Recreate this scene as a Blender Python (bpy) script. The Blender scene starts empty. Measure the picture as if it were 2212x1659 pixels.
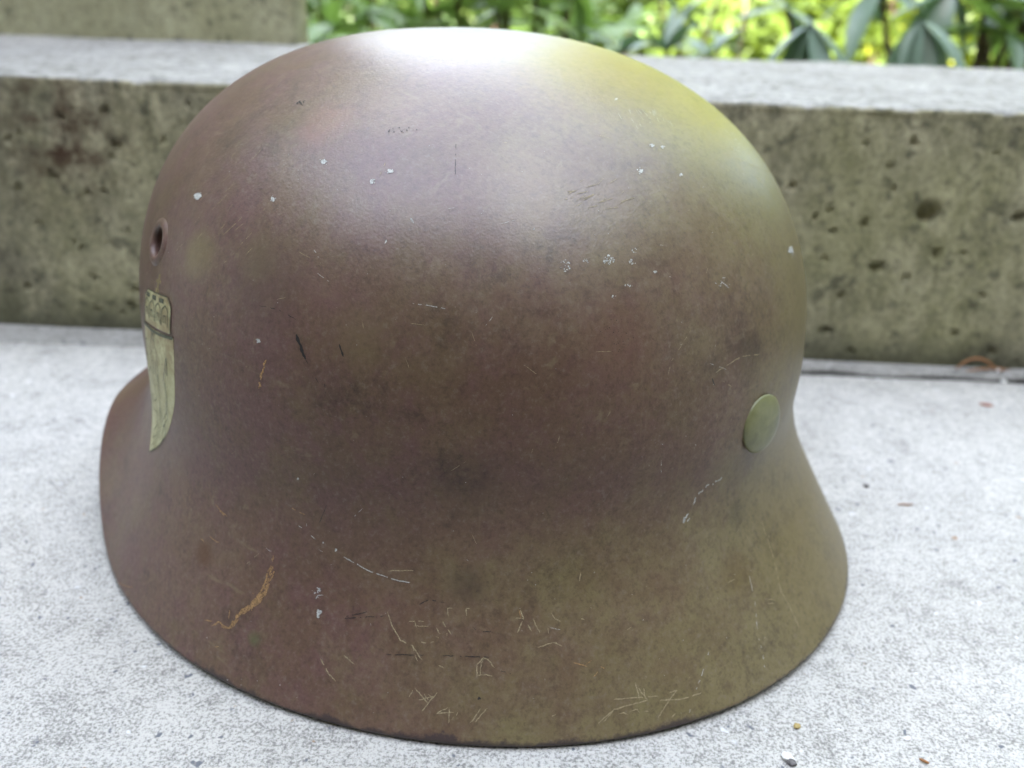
import bpy, bmesh, math, random
import numpy as np
from mathutils import Vector, Matrix
from mathutils.bvhtree import BVHTree

sc = bpy.context.scene
col = sc.collection
R = math.radians
rng = np.random.default_rng(7)
random.seed(7)

# ------------------------------------------------------------------ camera
CH, CP, CRO, CF = 0.1821, R(24.4957), R(1.901), 1909.7 / 2212.0     # height, pitch, roll, focal / width
cam = bpy.data.cameras.new('camera'); camo = bpy.data.objects.new('camera', cam); col.objects.link(camo)
cam.sensor_fit = 'HORIZONTAL'; cam.sensor_width = 36.0; cam.lens = 36.0 * CF
cam.clip_start = 0.01; cam.clip_end = 2000
fw = Vector((0, math.cos(CP), -math.sin(CP))); up0 = Vector((0, math.sin(CP), math.cos(CP))); rt0 = Vector((1, 0, 0))
rt = rt0 * math.cos(CRO) - up0 * -math.sin(CRO) * 1.0
rt = rt0 * math.cos(CRO) + up0 * math.sin(CRO)
up = up0 * math.cos(CRO) - rt0 * math.sin(CRO)
Mc = Matrix((rt, up, -fw)).transposed().to_4x4(); Mc.translation = (0, 0, CH)
camo.matrix_world = Mc
cam.dof.use_dof = True; cam.dof.focus_distance = 0.215
cam.dof.aperture_fstop = cam.lens / 1000.0 / 0.0028
sc.camera = camo
CAM = Vector((0, 0, CH))

# ------------------------------------------------------------------ world, sun, exposure
SUN_EL, SUN_AZ = 36.0, 24.0            # sun stands behind the camera, to its left, over the house roof
w = bpy.data.worlds.new('World'); sc.world = w; w.use_nodes = True
nt = w.node_tree; nt.nodes.clear()
out = nt.nodes.new('ShaderNodeOutputWorld'); bg = nt.nodes.new('ShaderNodeBackground')
sky = nt.nodes.new('ShaderNodeTexSky'); sky.sky_type = 'NISHITA'; sky.sun_disc = False
sky.sun_elevation = R(SUN_EL); sky.sun_rotation = R(180 + SUN_AZ)
sky.air_density = 1.0; sky.dust_density = 1.5; sky.ozone_density = 0.6
tc = nt.nodes.new('ShaderNodeTexCoord'); cn = nt.nodes.new('ShaderNodeTexNoise')
cn.inputs['Scale'].default_value = 2.6; cn.inputs['Detail'].default_value = 6.0; cn.inputs['Roughness'].default_value = 0.55
cr = nt.nodes.new('ShaderNodeValToRGB'); cr.color_ramp.elements[0].position = 0.40; cr.color_ramp.elements[1].position = 0.64
cr.color_ramp.elements[0].color = (0, 0, 0, 1); cr.color_ramp.elements[1].color = (1, 1, 1, 1)
mx = nt.nodes.new('ShaderNodeMix'); mx.data_type = 'RGBA'
nt.links.new(tc.outputs['Generated'], cn.inputs['Vector']); nt.links.new(cn.outputs['Fac'], cr.inputs['Fac'])
nt.links.new(cr.outputs['Color'], mx.inputs['Factor'])
nt.links.new(sky.outputs['Color'], mx.inputs['A']); mx.inputs['B'].default_value = (6.7, 6.8, 7.2, 1)
nt.links.new(mx.outputs['Result'], bg.inputs['Color']); bg.inputs['Strength'].default_value = 0.12
nt.links.new(bg.outputs[0], out.inputs[0])
sun = bpy.data.lights.new('sun', 'SUN'); suno = bpy.data.objects.new('sun', sun); col.objects.link(suno)
sun.energy = 5.0; sun.angle = R(0.5); sun.color = (1.0, 0.94, 0.84)
sd = Vector((math.sin(R(-SUN_AZ)) * math.cos(R(SUN_EL)), -math.cos(R(SUN_AZ)) * math.cos(R(SUN_EL)), math.sin(R(SUN_EL))))
suno.rotation_euler = sd.to_track_quat('Z', 'Y').to_euler()
vs = sc.view_settings; vs.view_transform = 'Standard'; vs.look = 'None'; vs.gamma = 1.0; vs.use_curve_mapping = False
vs.exposure = 3.65
sc.render.engine = 'CYCLES'
sc.cycles.max_bounces = 6

# ------------------------------------------------------------------ helpers
def ray(px, py):                       # pixel of a 2212 x 1659 picture -> direction
    u = (px - 1106.0) / 2212.0 / CF; v = (py - 829.5) / 2212.0 / CF
    return fw + rt * u - up * v
def on_z(px, py, z=0.0):
    d = ray(px, py); return CAM + d * ((z - CH) / d.z)
def at_y(px, py, y):
    d = ray(px, py); return CAM + d * (y / d.y)

def mesh_obj(name, verts, faces, mat=None, parent=None, smooth=True):
    me = bpy.data.meshes.new(name); me.from_pydata([tuple(v) for v in verts], [], faces)
    if smooth: me.polygons.foreach_set('use_smooth', [True] * len(me.polygons))
    me.update()
    return link(name, me, mat, parent)
def link(name, me, mat=None, parent=None):
    o = bpy.data.objects.new(name, me); col.objects.link(o)
    if mat and not me.materials: me.materials.append(mat)
    if parent: o.parent = parent
    return o
def tag(o, label=None, cat=None, group=None, kind=None):
    if label: o['label'] = label
    if cat: o['category'] = cat
    if group: o['group'] = group
    if kind: o['kind'] = kind
    return o
def empty(name, loc=(0, 0, 0), rz=0.0):
    o = bpy.data.objects.new(name, None); col.objects.link(o); o.location = loc; o.rotation_euler = (0, 0, rz)
    o.empty_display_size = 0.05
    return o
def grid_faces(nr, nc, wrap=False):
    f = []
    for i in range(nr - 1):
        for j in range(nc if wrap else nc - 1):
            k = (j + 1) % nc
            f.append((i * nc + j, i * nc + k, (i + 1) * nc + k, (i + 1) * nc + j))
    return f

class Mat:
    """small node builder"""
    def __init__(s, name):
        s.m = bpy.data.materials.new(name); s.m.use_nodes = True; s.t = s.m.node_tree
        s.b = s.t.nodes['Principled BSDF']; s.out = s.t.nodes['Material Output']
        s.co = s.t.nodes.new('ShaderNodeTexCoord')
    def n(s, kind, **kw):
        nd = s.t.nodes.new(kind)
        for k, v in kw.items():
            if hasattr(nd, k): setattr(nd, k, v)
        return nd
    def L(s, a, b): s.t.links.new(a, b)
    def noise(s, scale, detail=4, rough=0.55, stretch=None, dist=0.0, off=None):
        nd = s.n('ShaderNodeTexNoise'); nd.inputs['Scale'].default_value = scale
        nd.inputs['Detail'].default_value = detail; nd.inputs['Roughness'].default_value = rough; nd.inputs['Distortion'].default_value = dist
        src = s.co.outputs['Object']
        if stretch or off:
            mp = s.n('ShaderNodeMapping')
            if stretch: mp.inputs['Scale'].default_value = stretch
            if off: mp.inputs['Location'].default_value = off
            s.L(src, mp.inputs['Vector']); src = mp.outputs[0]
        s.L(src, nd.inputs['Vector']); return nd.outputs['Fac']
    def ramp(s, x, p0, p1, c0=(0, 0, 0, 1), c1=(1, 1, 1, 1)):
        r = s.n('ShaderNodeValToRGB'); e = r.color_ramp.elements
        e[0].position = p0; e[1].position = p1; e[0].color = c0; e[1].color = c1
        s.L(x, r.inputs['Fac']); return r.outputs['Color']
    def mix(s, f, a, b, blend='MIX'):
        m = s.n('ShaderNodeMix'); m.data_type = 'RGBA'; m.blend_type = blend
        for k, v in (('Factor', f), ('A', a), ('B', b)):
            sock = [i for i in m.inputs if i.name == k and (i.type == 'RGBA' or k == 'Factor')][0] if k != 'Factor' else m.inputs[0]
            if isinstance(v, (int, float)): sock.default_value = v
            elif isinstance(v, tuple): sock.default_value = v if len(v) == 4 else v + (1,)
            else: s.L(v, sock)
        return [o for o in m.outputs if o.type == 'RGBA'][0]
    def math(s, op, a, b=0.0, clamp=False):
        m = s.n('ShaderNodeMath'); m.operation = op; m.use_clamp = clamp
        for i, v in ((0, a), (1, b)):
            if isinstance(v, (int, float)): m.inputs[i].default_value = v
            else: s.L(v, m.inputs[i])
        return m.outputs[0]
    def spot(s, p, r0, r1):               # 1 inside r0 -> 0 beyond r1, object space
        d = s.n('ShaderNodeVectorMath'); d.operation = 'DISTANCE'; s.L(s.co.outputs['Object'], d.inputs[0]); d.inputs[1].default_value = p
        mr = s.n('ShaderNodeMapRange'); mr.interpolation_type = 'SMOOTHSTEP'
        mr.inputs[1].default_value = r0; mr.inputs[2].default_value = r1; mr.inputs[3].default_value = 1; mr.inputs[4].default_value = 0
        s.L(d.outputs['Value'], mr.inputs[0]); return mr.outputs[0]
    def bump(s, hgt, dist, strength=1.0, prev=None):
        b = s.n('ShaderNodeBump'); b.inputs['Distance'].default_value = dist; b.inputs['Strength'].default_value = strength
        s.L(hgt, b.inputs['Height'])
        if prev: s.L(prev, b.inputs['Normal'])
        return b.outputs[0]
    def set(s, **kw):
        for k, v in kw.items():
            i = s.b.inputs[k.replace('_', ' ')]
            if isinstance(v, (int, float)): i.default_value = v
            elif isinstance(v, tuple): i.default_value = v if len(v) == 4 or len(v) == 3 and i.type == 'VECTOR' else v + (1,)
            else: s.L(v, i)
        return s.m
def plain(name, c, rough=0.6, var=0.25, scale=900, spec=0.4):
    m = Mat(name); n = m.noise(scale, 3)
    lo = tuple(x * (1 - var) for x in c); hi = tuple(min(1, x * (1 + var)) for x in c)
    return m.set(Base_Color=m.ramp(n, .3, .7, lo + (1,), hi + (1,)), Roughness=rough, Specular_IOR_Level=spec)

# ------------------------------------------------------------------ concrete materials
def concrete_floor(name='floor_concrete', k=1.0):
    m = Mat(name)
    big = m.noise(7, 5, .6); mid = m.noise(48, 6, .72); cl = m.noise(260, 4, .75, off=(2, 7, 0)); fine = m.noise(1050, 3, .75); grit = m.noise(230, 2, .5, off=(3, 1, 0))
    c = m.ramp(big, .3, .72, (.47 * k, .454 * k, .415 * k, 1), (.55 * k, .533 * k, .49 * k, 1))
    cov = m.math('ADD', fine, m.math('MULTIPLY', m.math('SUBTRACT', mid, .5), .28)); cov = m.math('ADD', cov, m.math('MULTIPLY', m.math('SUBTRACT', cl, .5), .40))
    c = m.mix(m.ramp(cov, .36, .56), m.mix(.80, c, (.13 * k, .125 * k, .113 * k)), c)
    c = m.mix(m.ramp(mid, .24, .42), m.mix(.25, c, (.13 * k, .125 * k, .115 * k)), c)
    c = m.mix(m.ramp(grit, .68, .72), c, (.14 * k, .145 * k, .16 * k))
    st = m.noise(190, 2, .5, off=(9, 4, 0)); c = m.mix(m.ramp(st, .73, .77), c, (.30 * k, .20 * k, .12 * k))
    wst = m.noise(170, 2, .5, off=(1, 14, 0)); c = m.mix(m.ramp(wst, .70, .74), c, (.60 * k, .60 * k, .60 * k))
    b = m.bump(cl, .0012, .6); b = m.bump(fine, .0006, .8, b)
    return m.set(Base_Color=c, Roughness=.85, Specular_IOR_Level=.3, Normal=b)
def concrete_riser(name, dark, light, moss):
    m = Mat(name)
    big = m.noise(7, 5, .6); mid = m.noise(85, 6, .75, stretch=(1, 1, .6)); fine = m.noise(380, 4, .75); sp = m.noise(110, 3, .6, off=(5, 5, 5))
    streak = m.noise(30, 4, .6, stretch=(1, 1, .16))
    c = m.mix(m.ramp(mid, .34, .66), dark, light)
    c = m.mix(m.ramp(streak, .35, .62), m.mix(.55, c, dark), c)
    c = m.mix(m.ramp(big, .45, .66), c, m.mix(.5, c, moss))
    c = m.mix(m.ramp(sp, .34, .44), m.mix(.6, c, (.05, .05, .034)), c)
    c = m.mix(m.ramp(fine, .36, .55), m.mix(.45, c, (.05, .05, .035)), c)
    b = m.bump(mid, .003, .5); b = m.bump(fine, .0012, .8, b)
    return m, c, b

mf = concrete_floor()

# ------------------------------------------------------------------ pavement, footing, step, block
RS = -0.0284
def riser_y(x): return 0.4472 + RS * x
TREAD_Z = 0.1325; TREAD_D = 0.283
# ground
def ground_z(y):
    if y < 0.3: return -0.17
    if y < 0.60: return -0.03
    if y < 0.66: return -0.03 + (y - 0.60) / 0.06 * 0.13
    if y < 0.80: return 0.10
    return 0.10 - 0.36 * min(1, (y - 0.80) / 0.9)
ys = [-300, -60, -10, -3, 0, .29, .31, .5, .60, .66, .8, 1, 1.2, 1.45, 1.7, 2.2, 3, 5, 10, 60, 300]; xs = [-300, -60, -10, -3, -1, 0, 1, 3, 10, 60, 300]
gm = Mat('soil'); n1 = gm.noise(30, 5, .6); n2 = gm.noise(4, 3)
gc = gm.ramp(n1, .3, .7, (.02, .016, .010, 1), (.06, .048, .028, 1)); gc = gm.mix(gm.ramp(n2, .35, .5), gc, gm.ramp(n1, .35, .65, (.02, .03, .008, 1), (.07, .10, .02, 1)))
gm.set(Base_Color=gc, Roughness=.9, Normal=gm.bump(n1, .02, .8))
tag(mesh_obj('ground', [(x, y, ground_z(y)) for y in ys for x in xs], grid_faces(len(ys), len(xs)), gm.m), kind='structure')

# pavement slab with an edge and an uneven open joint in front of the step
nx = 900; X = np.linspace(-3, 3, nx)
wob = sum(a * np.sin(X * f + p) for a, f, p in ((.0009, 31, 1), (.0006, 77, 2), (.0004, 190, .4), (.0003, 410, 3)))
joint = 0.4292 - 0.0247 * X + wob * .7
gap = 0.0044 * np.clip((X + .02) / .1, 0, 1) * (1 + .35 * np.sin(X * 120) + .25 * np.sin(X * 47 + 1)) + .0002
v = []; rows = [(-0.004, -.17), (-0.003, -.004), (0.0, 0), (0.2, 0), (0.3, 0), (0.40, 0)]  # slab ends under the camera; the added drop darkens helmet reflections
for yy, zz in rows: v += [(x, yy, zz) for x in X]
v += [(x, j - .0015, -.0002) for x, j in zip(X, joint)]; v += [(x, j, -.0016) for x, j in zip(X, joint)]; v += [(x, j + .0004, -.028) for x, j in zip(X, joint)]
pav = mesh_obj('pavement', v, grid_faces(9, nx), mf); tag(pav, kind='structure')
v = []
ft = np.clip((X + .02) / .1, 0, 1)
for dy, zz, zl in ((.0000, -.028, -.028), (.0003, -.0008, .0004), (.0015, .0008, .0005)): v += [(x, j + g + dy - (1 - q) * .004, zz * q + zl * (1 - q)) for x, j, g, q in zip(X, joint, gap, ft)]
v += [(x, riser_y(x) + .012, .0012) for x in X]
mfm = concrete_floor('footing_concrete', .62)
foot = mesh_obj('footing', v, grid_faces(4, nx), mfm); tag(foot, kind='structure')

jx = [i for i in range(nx) if X[i] > -.01]
v = [(X[i], joint[i] + .0002, -.0016) for i in jx] + [(X[i], joint[i] + gap[i] + .0004, -.0012) for i in jx]
tag(mesh_obj('joint_fill', v, grid_faces(2, len(jx)), plain('joint_fill', (.016, .014, .011), .95, .5, 700)), kind='structure')  # near-black sheet put in to make the open joint a dark line
def fbm(x, y, seed, octs=5, f0=1.0):
    r = np.random.default_rng(seed); z = 0; a = 1
    for o in range(octs):
        for k in range(3):
            th = r.uniform(0, 6.28); f = f0 * 2 ** o * r.uniform(.7, 1.4)
            z = z + a * np.sin((x * np.cos(th) + y * np.sin(th)) * f + r.uniform(0, 6.28) + 1.5 * np.sin((x * np.sin(th) - y * np.cos(th)) * f * .7 + r.uniform(0, 6.28)))
        a *= .55
    return z / 4.0
# step: riser + chipped nose + tread as one displaced sheet, closed behind
xs1 = np.concatenate([np.linspace(-3, -.36, 60)[:-1], np.linspace(-.36, .36, 620), np.linspace(.36, 3, 60)[1:]])
prof = [(0, z) for z in np.linspace(-.03, TREAD_Z - .0014, 116)] + [(.0006, TREAD_Z - .0004), (.0018, TREAD_Z - .0001)] + [(d, TREAD_Z) for d in np.concatenate([np.linspace(.004, .06, 30), np.linspace(.064, TREAD_D, 70)])]
prof = np.array(prof); nr_ = 116
XX, DD = np.meshgrid(xs1, prof[:, 0]); _, ZZ = np.meshgrid(xs1, prof[:, 1])
YY = riser_y(XX) + DD
disp = .0007 * fbm(XX, ZZ, 3, 6, 30) + .0010 * fbm(XX, ZZ, 4, 3, 8)
pits = []
for px, py, rr in ((2005, 460, 21), (1893, 578, 15), (1958, 600, 9), (2203, 470, 16), (1870, 310, 7), (1760, 470, 9), (1712, 402, 9), (2080, 548, 7), (2120, 640, 8), (1815, 640, 9), (1800, 500, 8), (2150, 330, 6), (1930, 410, 7), (2060, 720, 10), (1780, 560, 8), (40, 405, 9), (20, 300, 8), (115, 380, 9), (225, 413, 8), (240, 338, 8), (250, 315, 9), (60, 620, 10), (205, 600, 8), (285, 660, 12), (275, 500, 6), (160, 520, 6)):
    d = ray(px, py); q = CAM + d * ((0.4472 - 0) / (d.y - RS * d.x)); pits.append((q.x, q.z, rr * .453 / 1909.7 * (1.1 if rr > 18 else .8)))
for i in range(90): pits.append((rng.uniform(-.36, .36), rng.uniform(0.004, .128), rng.choice([.0008, .0011, .0015, .002])))
face = (np.arange(len(prof)) < nr_ - 2)[:, None]
for x0, z0, r0 in pits:
    an = np.arctan2(ZZ - z0, XX - x0); ph = x0 * 5000
    dd = np.hypot((XX - x0) * (1 + .12 * math.sin(x0 * 900)), (ZZ - z0) * (1 + .12 * math.sin(z0 * 800))) / r0 * (1 if r0 > .0034 else 1 + .14 * np.sin(2 * an + ph) + .12 * np.sin(3 * an + 2 * ph) + .12 * np.sin(5 * an))
    disp += np.where(face & (dd < 1.4), -1.2 * min(r0, .0055) * np.clip((1.15 - dd) / .32, 0, 1), 0)
nose = np.exp(-((np.arange(len(prof)) - (nr_ + .5)) / 3.0) ** 2)[:, None]
chip = np.clip(fbm(XX, XX * 0 + 1, 9, 5, 60) - .12, 0, 1) * nose * .003
YY = YY - np.where(face, disp, 0) + chip * .7
ZZ2 = ZZ - chip * .8 + np.where(face, 0, .0007 * fbm(XX, DD, 12, 5, 40) * (DD > .005))
v = np.stack([XX, YY, ZZ2], -1).reshape(-1, 3); f = grid_faces(len(prof), len(xs1))
nb = len(v); back = [(x, riser_y(x) + TREAD_D, -.03) for x in xs1]; v = np.concatenate([v, np.array(back)])
base = (len(prof) - 1) * len(xs1)
f += [(base + j, base + j + 1, nb + j + 1, nb + j) for j in range(len(xs1) - 1)]
# material: tread where the face looks up, riser elsewhere
sm_, rc, rb = concrete_riser('step_concrete', (.125, .116, .078), (.54, .495, .335), (.29, .285, .125))
big = sm_.noise(14, 5, .6, off=(2, 0, 0)); mid = sm_.noise(170, 5, .7, off=(7, 0, 0)); fine = sm_.noise(420, 3, .7)
tcol = sm_.ramp(big, .3, .7, (.27, .26, .242, 1), (.39, .378, .355, 1))
tcol = sm_.mix(sm_.ramp(mid, .40, .52), sm_.mix(.7, tcol, (.07, .068, .062)), tcol)
tcol = sm_.mix(sm_.ramp(fine, .38, .55), sm_.mix(.4, tcol, (.12, .12, .11)), tcol)
rust = sm_.spot((-.232, .45, .105), .005, .055); rn = sm_.noise(70, 4, .7, off=(1, 2, 3))
rc = sm_.mix(sm_.math('MULTIPLY', rust, sm_.ramp(rn, .4, .62)), rc, (.055, .030, .016))
sx = sm_.n('ShaderNodeSeparateXYZ'); sm_.L(sm_.co.outputs['Object'], sx.inputs[0])
geo = sm_.n('ShaderNodeNewGeometry'); nz = sm_.n('ShaderNodeSeparateXYZ'); sm_.L(geo.outputs['True Normal'], nz.inputs[0])
en = sm_.noise(140, 3, .6, off=(4, 4, 4)); top = sm_.n('ShaderNodeMapRange'); top.inputs[1].default_value = .5; top.inputs[2].default_value = .75
sm_.L(sm_.math('ADD', sm_.math('ABSOLUTE', nz.outputs['Z']), sm_.math('MULTIPLY', sm_.math('SUBTRACT', en, .5), .4)), top.inputs[0])
hz = sm_.n('ShaderNodeMapRange'); hz.inputs[1].default_value = TREAD_Z - .012; hz.inputs[2].default_value = TREAD_Z - .008; sm_.L(sx.outputs['Z'], hz.inputs[0])
topf = sm_.math('MULTIPLY', top.outputs[0], hz.outputs[0])
foot_tone = sm_.n('ShaderNodeMapRange'); foot_tone.inputs[1].default_value = .001; foot_tone.inputs[2].default_value = .022; foot_tone.inputs[3].default_value = .75; foot_tone.inputs[4].default_value = 0
sm_.L(sm_.math('ADD', sx.outputs['Z'], sm_.math('MULTIPLY', sm_.math('SUBTRACT', rn, .5), .02)), foot_tone.inputs[0])
rc = sm_.mix(foot_tone.outputs[0], rc, (.045, .047, .032))  # riser colour darkens towards its foot
sm_.set(Base_Color=sm_.mix(topf, rc, tcol), Roughness=.9, Specular_IOR_Level=.25, Normal=rb)
step = mesh_obj('concrete_step', v, f, sm_.m)
tag(step, 'weathered concrete step with pitted mossy riser and pale worn tread behind helmet', 'step')

# concrete block on the tread
bm_, bc, bb = concrete_riser('block_concrete', (.28, .27, .165), (.44, .43, .28), (.35, .34, .18))
stk = bm_.noise(16, 3, .5, stretch=(1, 1, .08), off=(.4, 0, 0)); bc = bm_.mix(bm_.ramp(stk, .62, .72), bc, (.34, .33, .26))
bm_.set(Base_Color=bc, Roughness=.9, Specular_IOR_Level=.25, Normal=bb)
ex = at_y(664, 60, riser_y(-.17) + TREAD_D + .03).x
gx = np.concatenate([np.linspace(-2.2, -.6, 12)[:-1], np.linspace(-.6, ex, 120)]); gz = np.linspace(TREAD_Z - .004, .62, 110)
GX, GZ = np.meshgrid(gx, gz); GY = riser_y(GX) + TREAD_D - .012 + .0012 * fbm(GX, GZ, 21, 6, 25)
v = list(np.stack([GX, GY, GZ], -1).reshape(-1, 3)); f = grid_faces(len(gz), len(gx)); f = [tuple(reversed(q))[::-1] for q in f]
n0 = len(v); ng = len(gx)
for i in range(len(gz)): v.append((ex + .0004 + .0006 * math.sin(i * 1.7), riser_y(ex) + TREAD_D + .03, gz[i]))
for i in range(len(gz) - 1): f.append((i * ng + ng - 1, n0 + i, n0 + i + 1, (i + 1) * ng + ng - 1))
a = len(v); v += [(-2.2, riser_y(-2.2) + TREAD_D + .03, .62)]
top_row = (len(gz) - 1) * ng
f.append(tuple(top_row + j for j in range(ng)) + (n0 + len(gz) - 1, a))
blk = mesh_obj('concrete_block', v, f, bm_.m)
tag(blk, 'upright mossy concrete block with pale run marks standing at the back of the step', 'block')

# ------------------------------------------------------------------ helmet
P = dict(cx=-.0144, D=.3049, yaw=49.9425, ab=.1158, af=.1065, b=.1136, H=.1684, wcb=.0528, wcf=.0485, fb=.0392, fs=.0287, ff=.0489, n=2.2193, wv=.0294, t1=109.1359, t2=142.4878, w0o=.0168, k=10.2385, wr=.002, tap=.0831, e=2.004, fd=-.0036, fd2=-.0005, wd=-.0009, ns=.2364, tapd=-.0085, wcd=.0091, fq=1.0319, Hx=-.0087)
def sm(a, b, x):
    u = np.clip((x - a) / (b - a), 0, 1); return u * u * (3 - 2 * u)
def softp(x, k): return np.log1p(np.exp(k * x)) / k
TG = 0.9
def basics(t):
    tt = np.abs((t + 180) % 360 - 180); tr = np.radians(t); ct = np.cos(tr); st = np.sin(tr); s2 = np.sin(2 * tr) ** 2
    wr = P['wr'] + P['wv'] * sm(P['t1'], P['t2'], tt) + P['wd'] * s2 * (tt < 90)
    wc = P['wcb'] + (P['wcf'] - P['wcb']) * sm(40, 150, tt) + P['wcd'] * s2
    a = np.where(ct > 0, P['ab'], P['af']); e = P['e']
    Rr = 1 / (np.abs(ct / a) ** e + np.abs(st / P['b']) ** e) ** (1 / e)
    f = np.where(ct > 0, P['fs'] + (P['fb'] - P['fs']) * ct * ct, P['fs'] + (P['ff'] - P['fs']) * ct * ct) + np.where(ct > 0, P['fd'], P['fd2']) * s2
    g = TG * sm(55, 95, tt) * (1 - sm(125, 150, tt))      # the sides stay upright down to the flare
    f = f - Rr * P['tap'] * g
    return tt, ct, st, s2, wr, wc, Rr, f, g
def shell_pt(t, w_, off=0.0):
    """outer surface at angle t (0 = back, 90 = left side) and height w_"""
    tt, ct, st, s2, wr, wc, Rr, f, g = basics(t)
    w0 = wc + P['w0o']; n = P['n'] + P['ns'] * st * st
    q = np.clip((w_ - w0) / (P['H'] - w0), 0, 1)
    dome = (1 - q ** n) ** (1 / n)
    s = (w0 - w_) / (w0 - wr)
    rho = np.where(w_ >= w0, dome, 1 - (P['tap'] * (1 - g) + P['tapd'] * s2 * (ct > 0)) * sm(0, 1, s * 1.6))
    fl = (softp((wc - w_) / (wc - wr), P['k']) / softp(1., P['k'])) ** P['fq']
    r = Rr * rho + f * fl + off
    qq = np.clip((w_ - .05) / .12, 0, 1) ** 2
    return np.stack([-r * st, -r * ct - P['Hx'] * qq, w_ + 0 * r], -1)
NT = 320; T = np.arange(NT) * 360.0 / NT
tt, ct, st, s2, WR, WC, RR, FF, GG = basics(T)
W0 = WC + P['w0o']; NN = P['n'] + P['ns'] * st * st
rows = []
th = np.linspace(0, np.pi / 2, 90)[1:]
for a in th: rows.append(shell_pt(T, W0 + (P['H'] - W0) * np.cos(a) ** (2 / NN)))
BR = .0016
for s in np.linspace(0, 1, 90)[1:]: rows.append(shell_pt(T, W0 + (WR + BR - W0) * s))
edge = rows[-1]; rad = edge.copy(); rad[:, 2] = 0; rad /= np.linalg.norm(rad, axis=1)[:, None]
for a in np.linspace(.25, math.pi, 9):            # rolled edge
    q = edge - rad * (BR * (1 - math.cos(a)))[..., None] if False else edge - rad * (BR * (1 - math.cos(a)))
    q = q.copy(); q[:, 2] = edge[:, 2] - BR * math.sin(a); rows.append(q)
outer_n = len(rows)
for s in np.linspace(1, 0, 30):                   # inside of the sheet steel
    ww = W0 + (WR + BR * 2 - W0) * s; q = shell_pt(T, ww, -.0030 if s > .97 else -.0018); rows.append(q)
for a in np.linspace(np.pi / 2, 0.02, 40)[1:]:
    q = shell_pt(T, W0 + (P['H'] - W0) * np.cos(a) ** (2 / NN)); c = np.array([0, -0.0, .03]); d = q - c; L_ = np.linalg.norm(d, axis=1)[:, None]
    rows.append(q - d / L_ * .0018)
V = [np.array([[0, -P['Hx'] * ((P['H'] - .05) / .12) ** 2 if P['H'] < .17 else -P['Hx'], P['H']]])] + rows + [np.array([[0, -P['Hx'], P['H'] - .0018]])]
V = np.concatenate(V); nrw = len(rows)
F = [(0, 1 + j, 1 + (j + 1) % NT) for j in range(NT)]
for i in range(nrw - 1):
    b0 = 1 + i * NT
    F += [(b0 + j, b0 + NT + j, b0 + NT + (j + 1) % NT, b0 + (j + 1) % NT) for j in range(NT)]
b0 = 1 + (nrw - 1) * NT; F += [(b0 + j, b0 + NT, b0 + (j + 1) % NT) for j in range(NT)]
F = [tuple(reversed(q)) for q in F]
zmin = V[:, 2].min()
helmet = empty('helmet', (P['cx'], P['D'], -zmin + .0003), R(P['yaw']))
tag(helmet, 'old scratched brown and olive steel helmet with crowned shield decal on pale concrete', 'helmet')
HM = Matrix.Translation(helmet.location) @ Matrix.Rotation(R(P['yaw']), 4, 'Z'); HI = HM.inverted()
bvh = BVHTree.FromPolygons([Vector(q) for q in V], F)
LC = HI @ CAM
def hit(px, py):                        # pixel -> (point, normal) on the helmet, helmet space
    d = (HI.to_3x3() @ ray(px, py)).normalized()
    p, n, i, dist = bvh.ray_cast(LC, d)
    if p is None: return None
    return (p, -n if n.dot(d) > 0 else n)
def hit_t(px, py):
    h = hit(px, py)
    if not h: return None
    p = h[0]; return math.degrees(math.atan2(-p.x, -(p.y + P['Hx'] * max(0, min(1, (p.z - .05) / .12)) ** 2))), p.z

# paint
pm = Mat('helmet_paint')
nA = pm.noise(24, 7, .72); nB = pm.noise(60, 8, .78, off=(3, 1, 2)); nC = pm.noise(620, 4, .75); nD = pm.noise(11, 6, .7, off=(6, 2, 1)); nE = pm.noise(170, 6, .78, off=(1, 8, 2))
c = pm.ramp(nA, .30, .70, (.102, .060, .040, 1), (.142, .088, .057, 1))
c = pm.mix(pm.ramp(nB, .44, .58), c, (.122, .066, .056))                      # purplish old coat showing through
c = pm.mix(pm.math('MULTIPLY', pm.ramp(pm.noise(38, 8, .8, off=(9, 4, 7)), .50, .62), .38), c, (.125, .095, .045))
sx = pm.n('ShaderNodeSeparateXYZ'); pm.L(pm.co.outputs['Object'], sx.inputs[0])
# olive overspray: towards the back and right of the shell and on the flare, patchy elsewhere
ol = pm.math('ADD', pm.math('MULTIPLY', sx.outputs['X'], 5.2), pm.math('MULTIPLY', sx.outputs['Y'], -2.0))
flm = pm.n('ShaderNodeMapRange'); flm.inputs[1].default_value = .062; flm.inputs[2].default_value = .040; flm.inputs[3].default_value = 0; flm.inputs[4].default_value = .34; pm.L(sx.outputs['Z'], flm.inputs[0])
ol = pm.math('ADD', ol, flm.outputs[0])
ol = pm.math('ADD', ol, pm.math('MULTIPLY', pm.math('SUBTRACT', nD, .5), 1.5))
ol = pm.math('ADD', ol, pm.math('MULTIPLY', pm.math('SUBTRACT', nB, .5), .8))
ol = pm.math('ADD', ol, pm.math('MULTIPLY', pm.math('SUBTRACT', nE, .5), .35))
olm = pm.ramp(pm.math('ADD', ol, .44), .26, .72)
olive = pm.ramp(nB, .3, .7, (.128, .105, .045, 1), (.178, .148, .068, 1))
c = pm.mix(pm.math('MULTIPLY', olm, .85), c, olive)
grime = pm.ramp(pm.noise(30, 9, .82, off=(8, 3, 1)), .56, .68); c = pm.mix(pm.math('MULTIPLY', grime, .6), c, (.026, .018, .014))
c = pm.mix(pm.ramp(nE, .38, .50), pm.mix(.20, c, (.034, .022, .018)), c)
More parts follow.
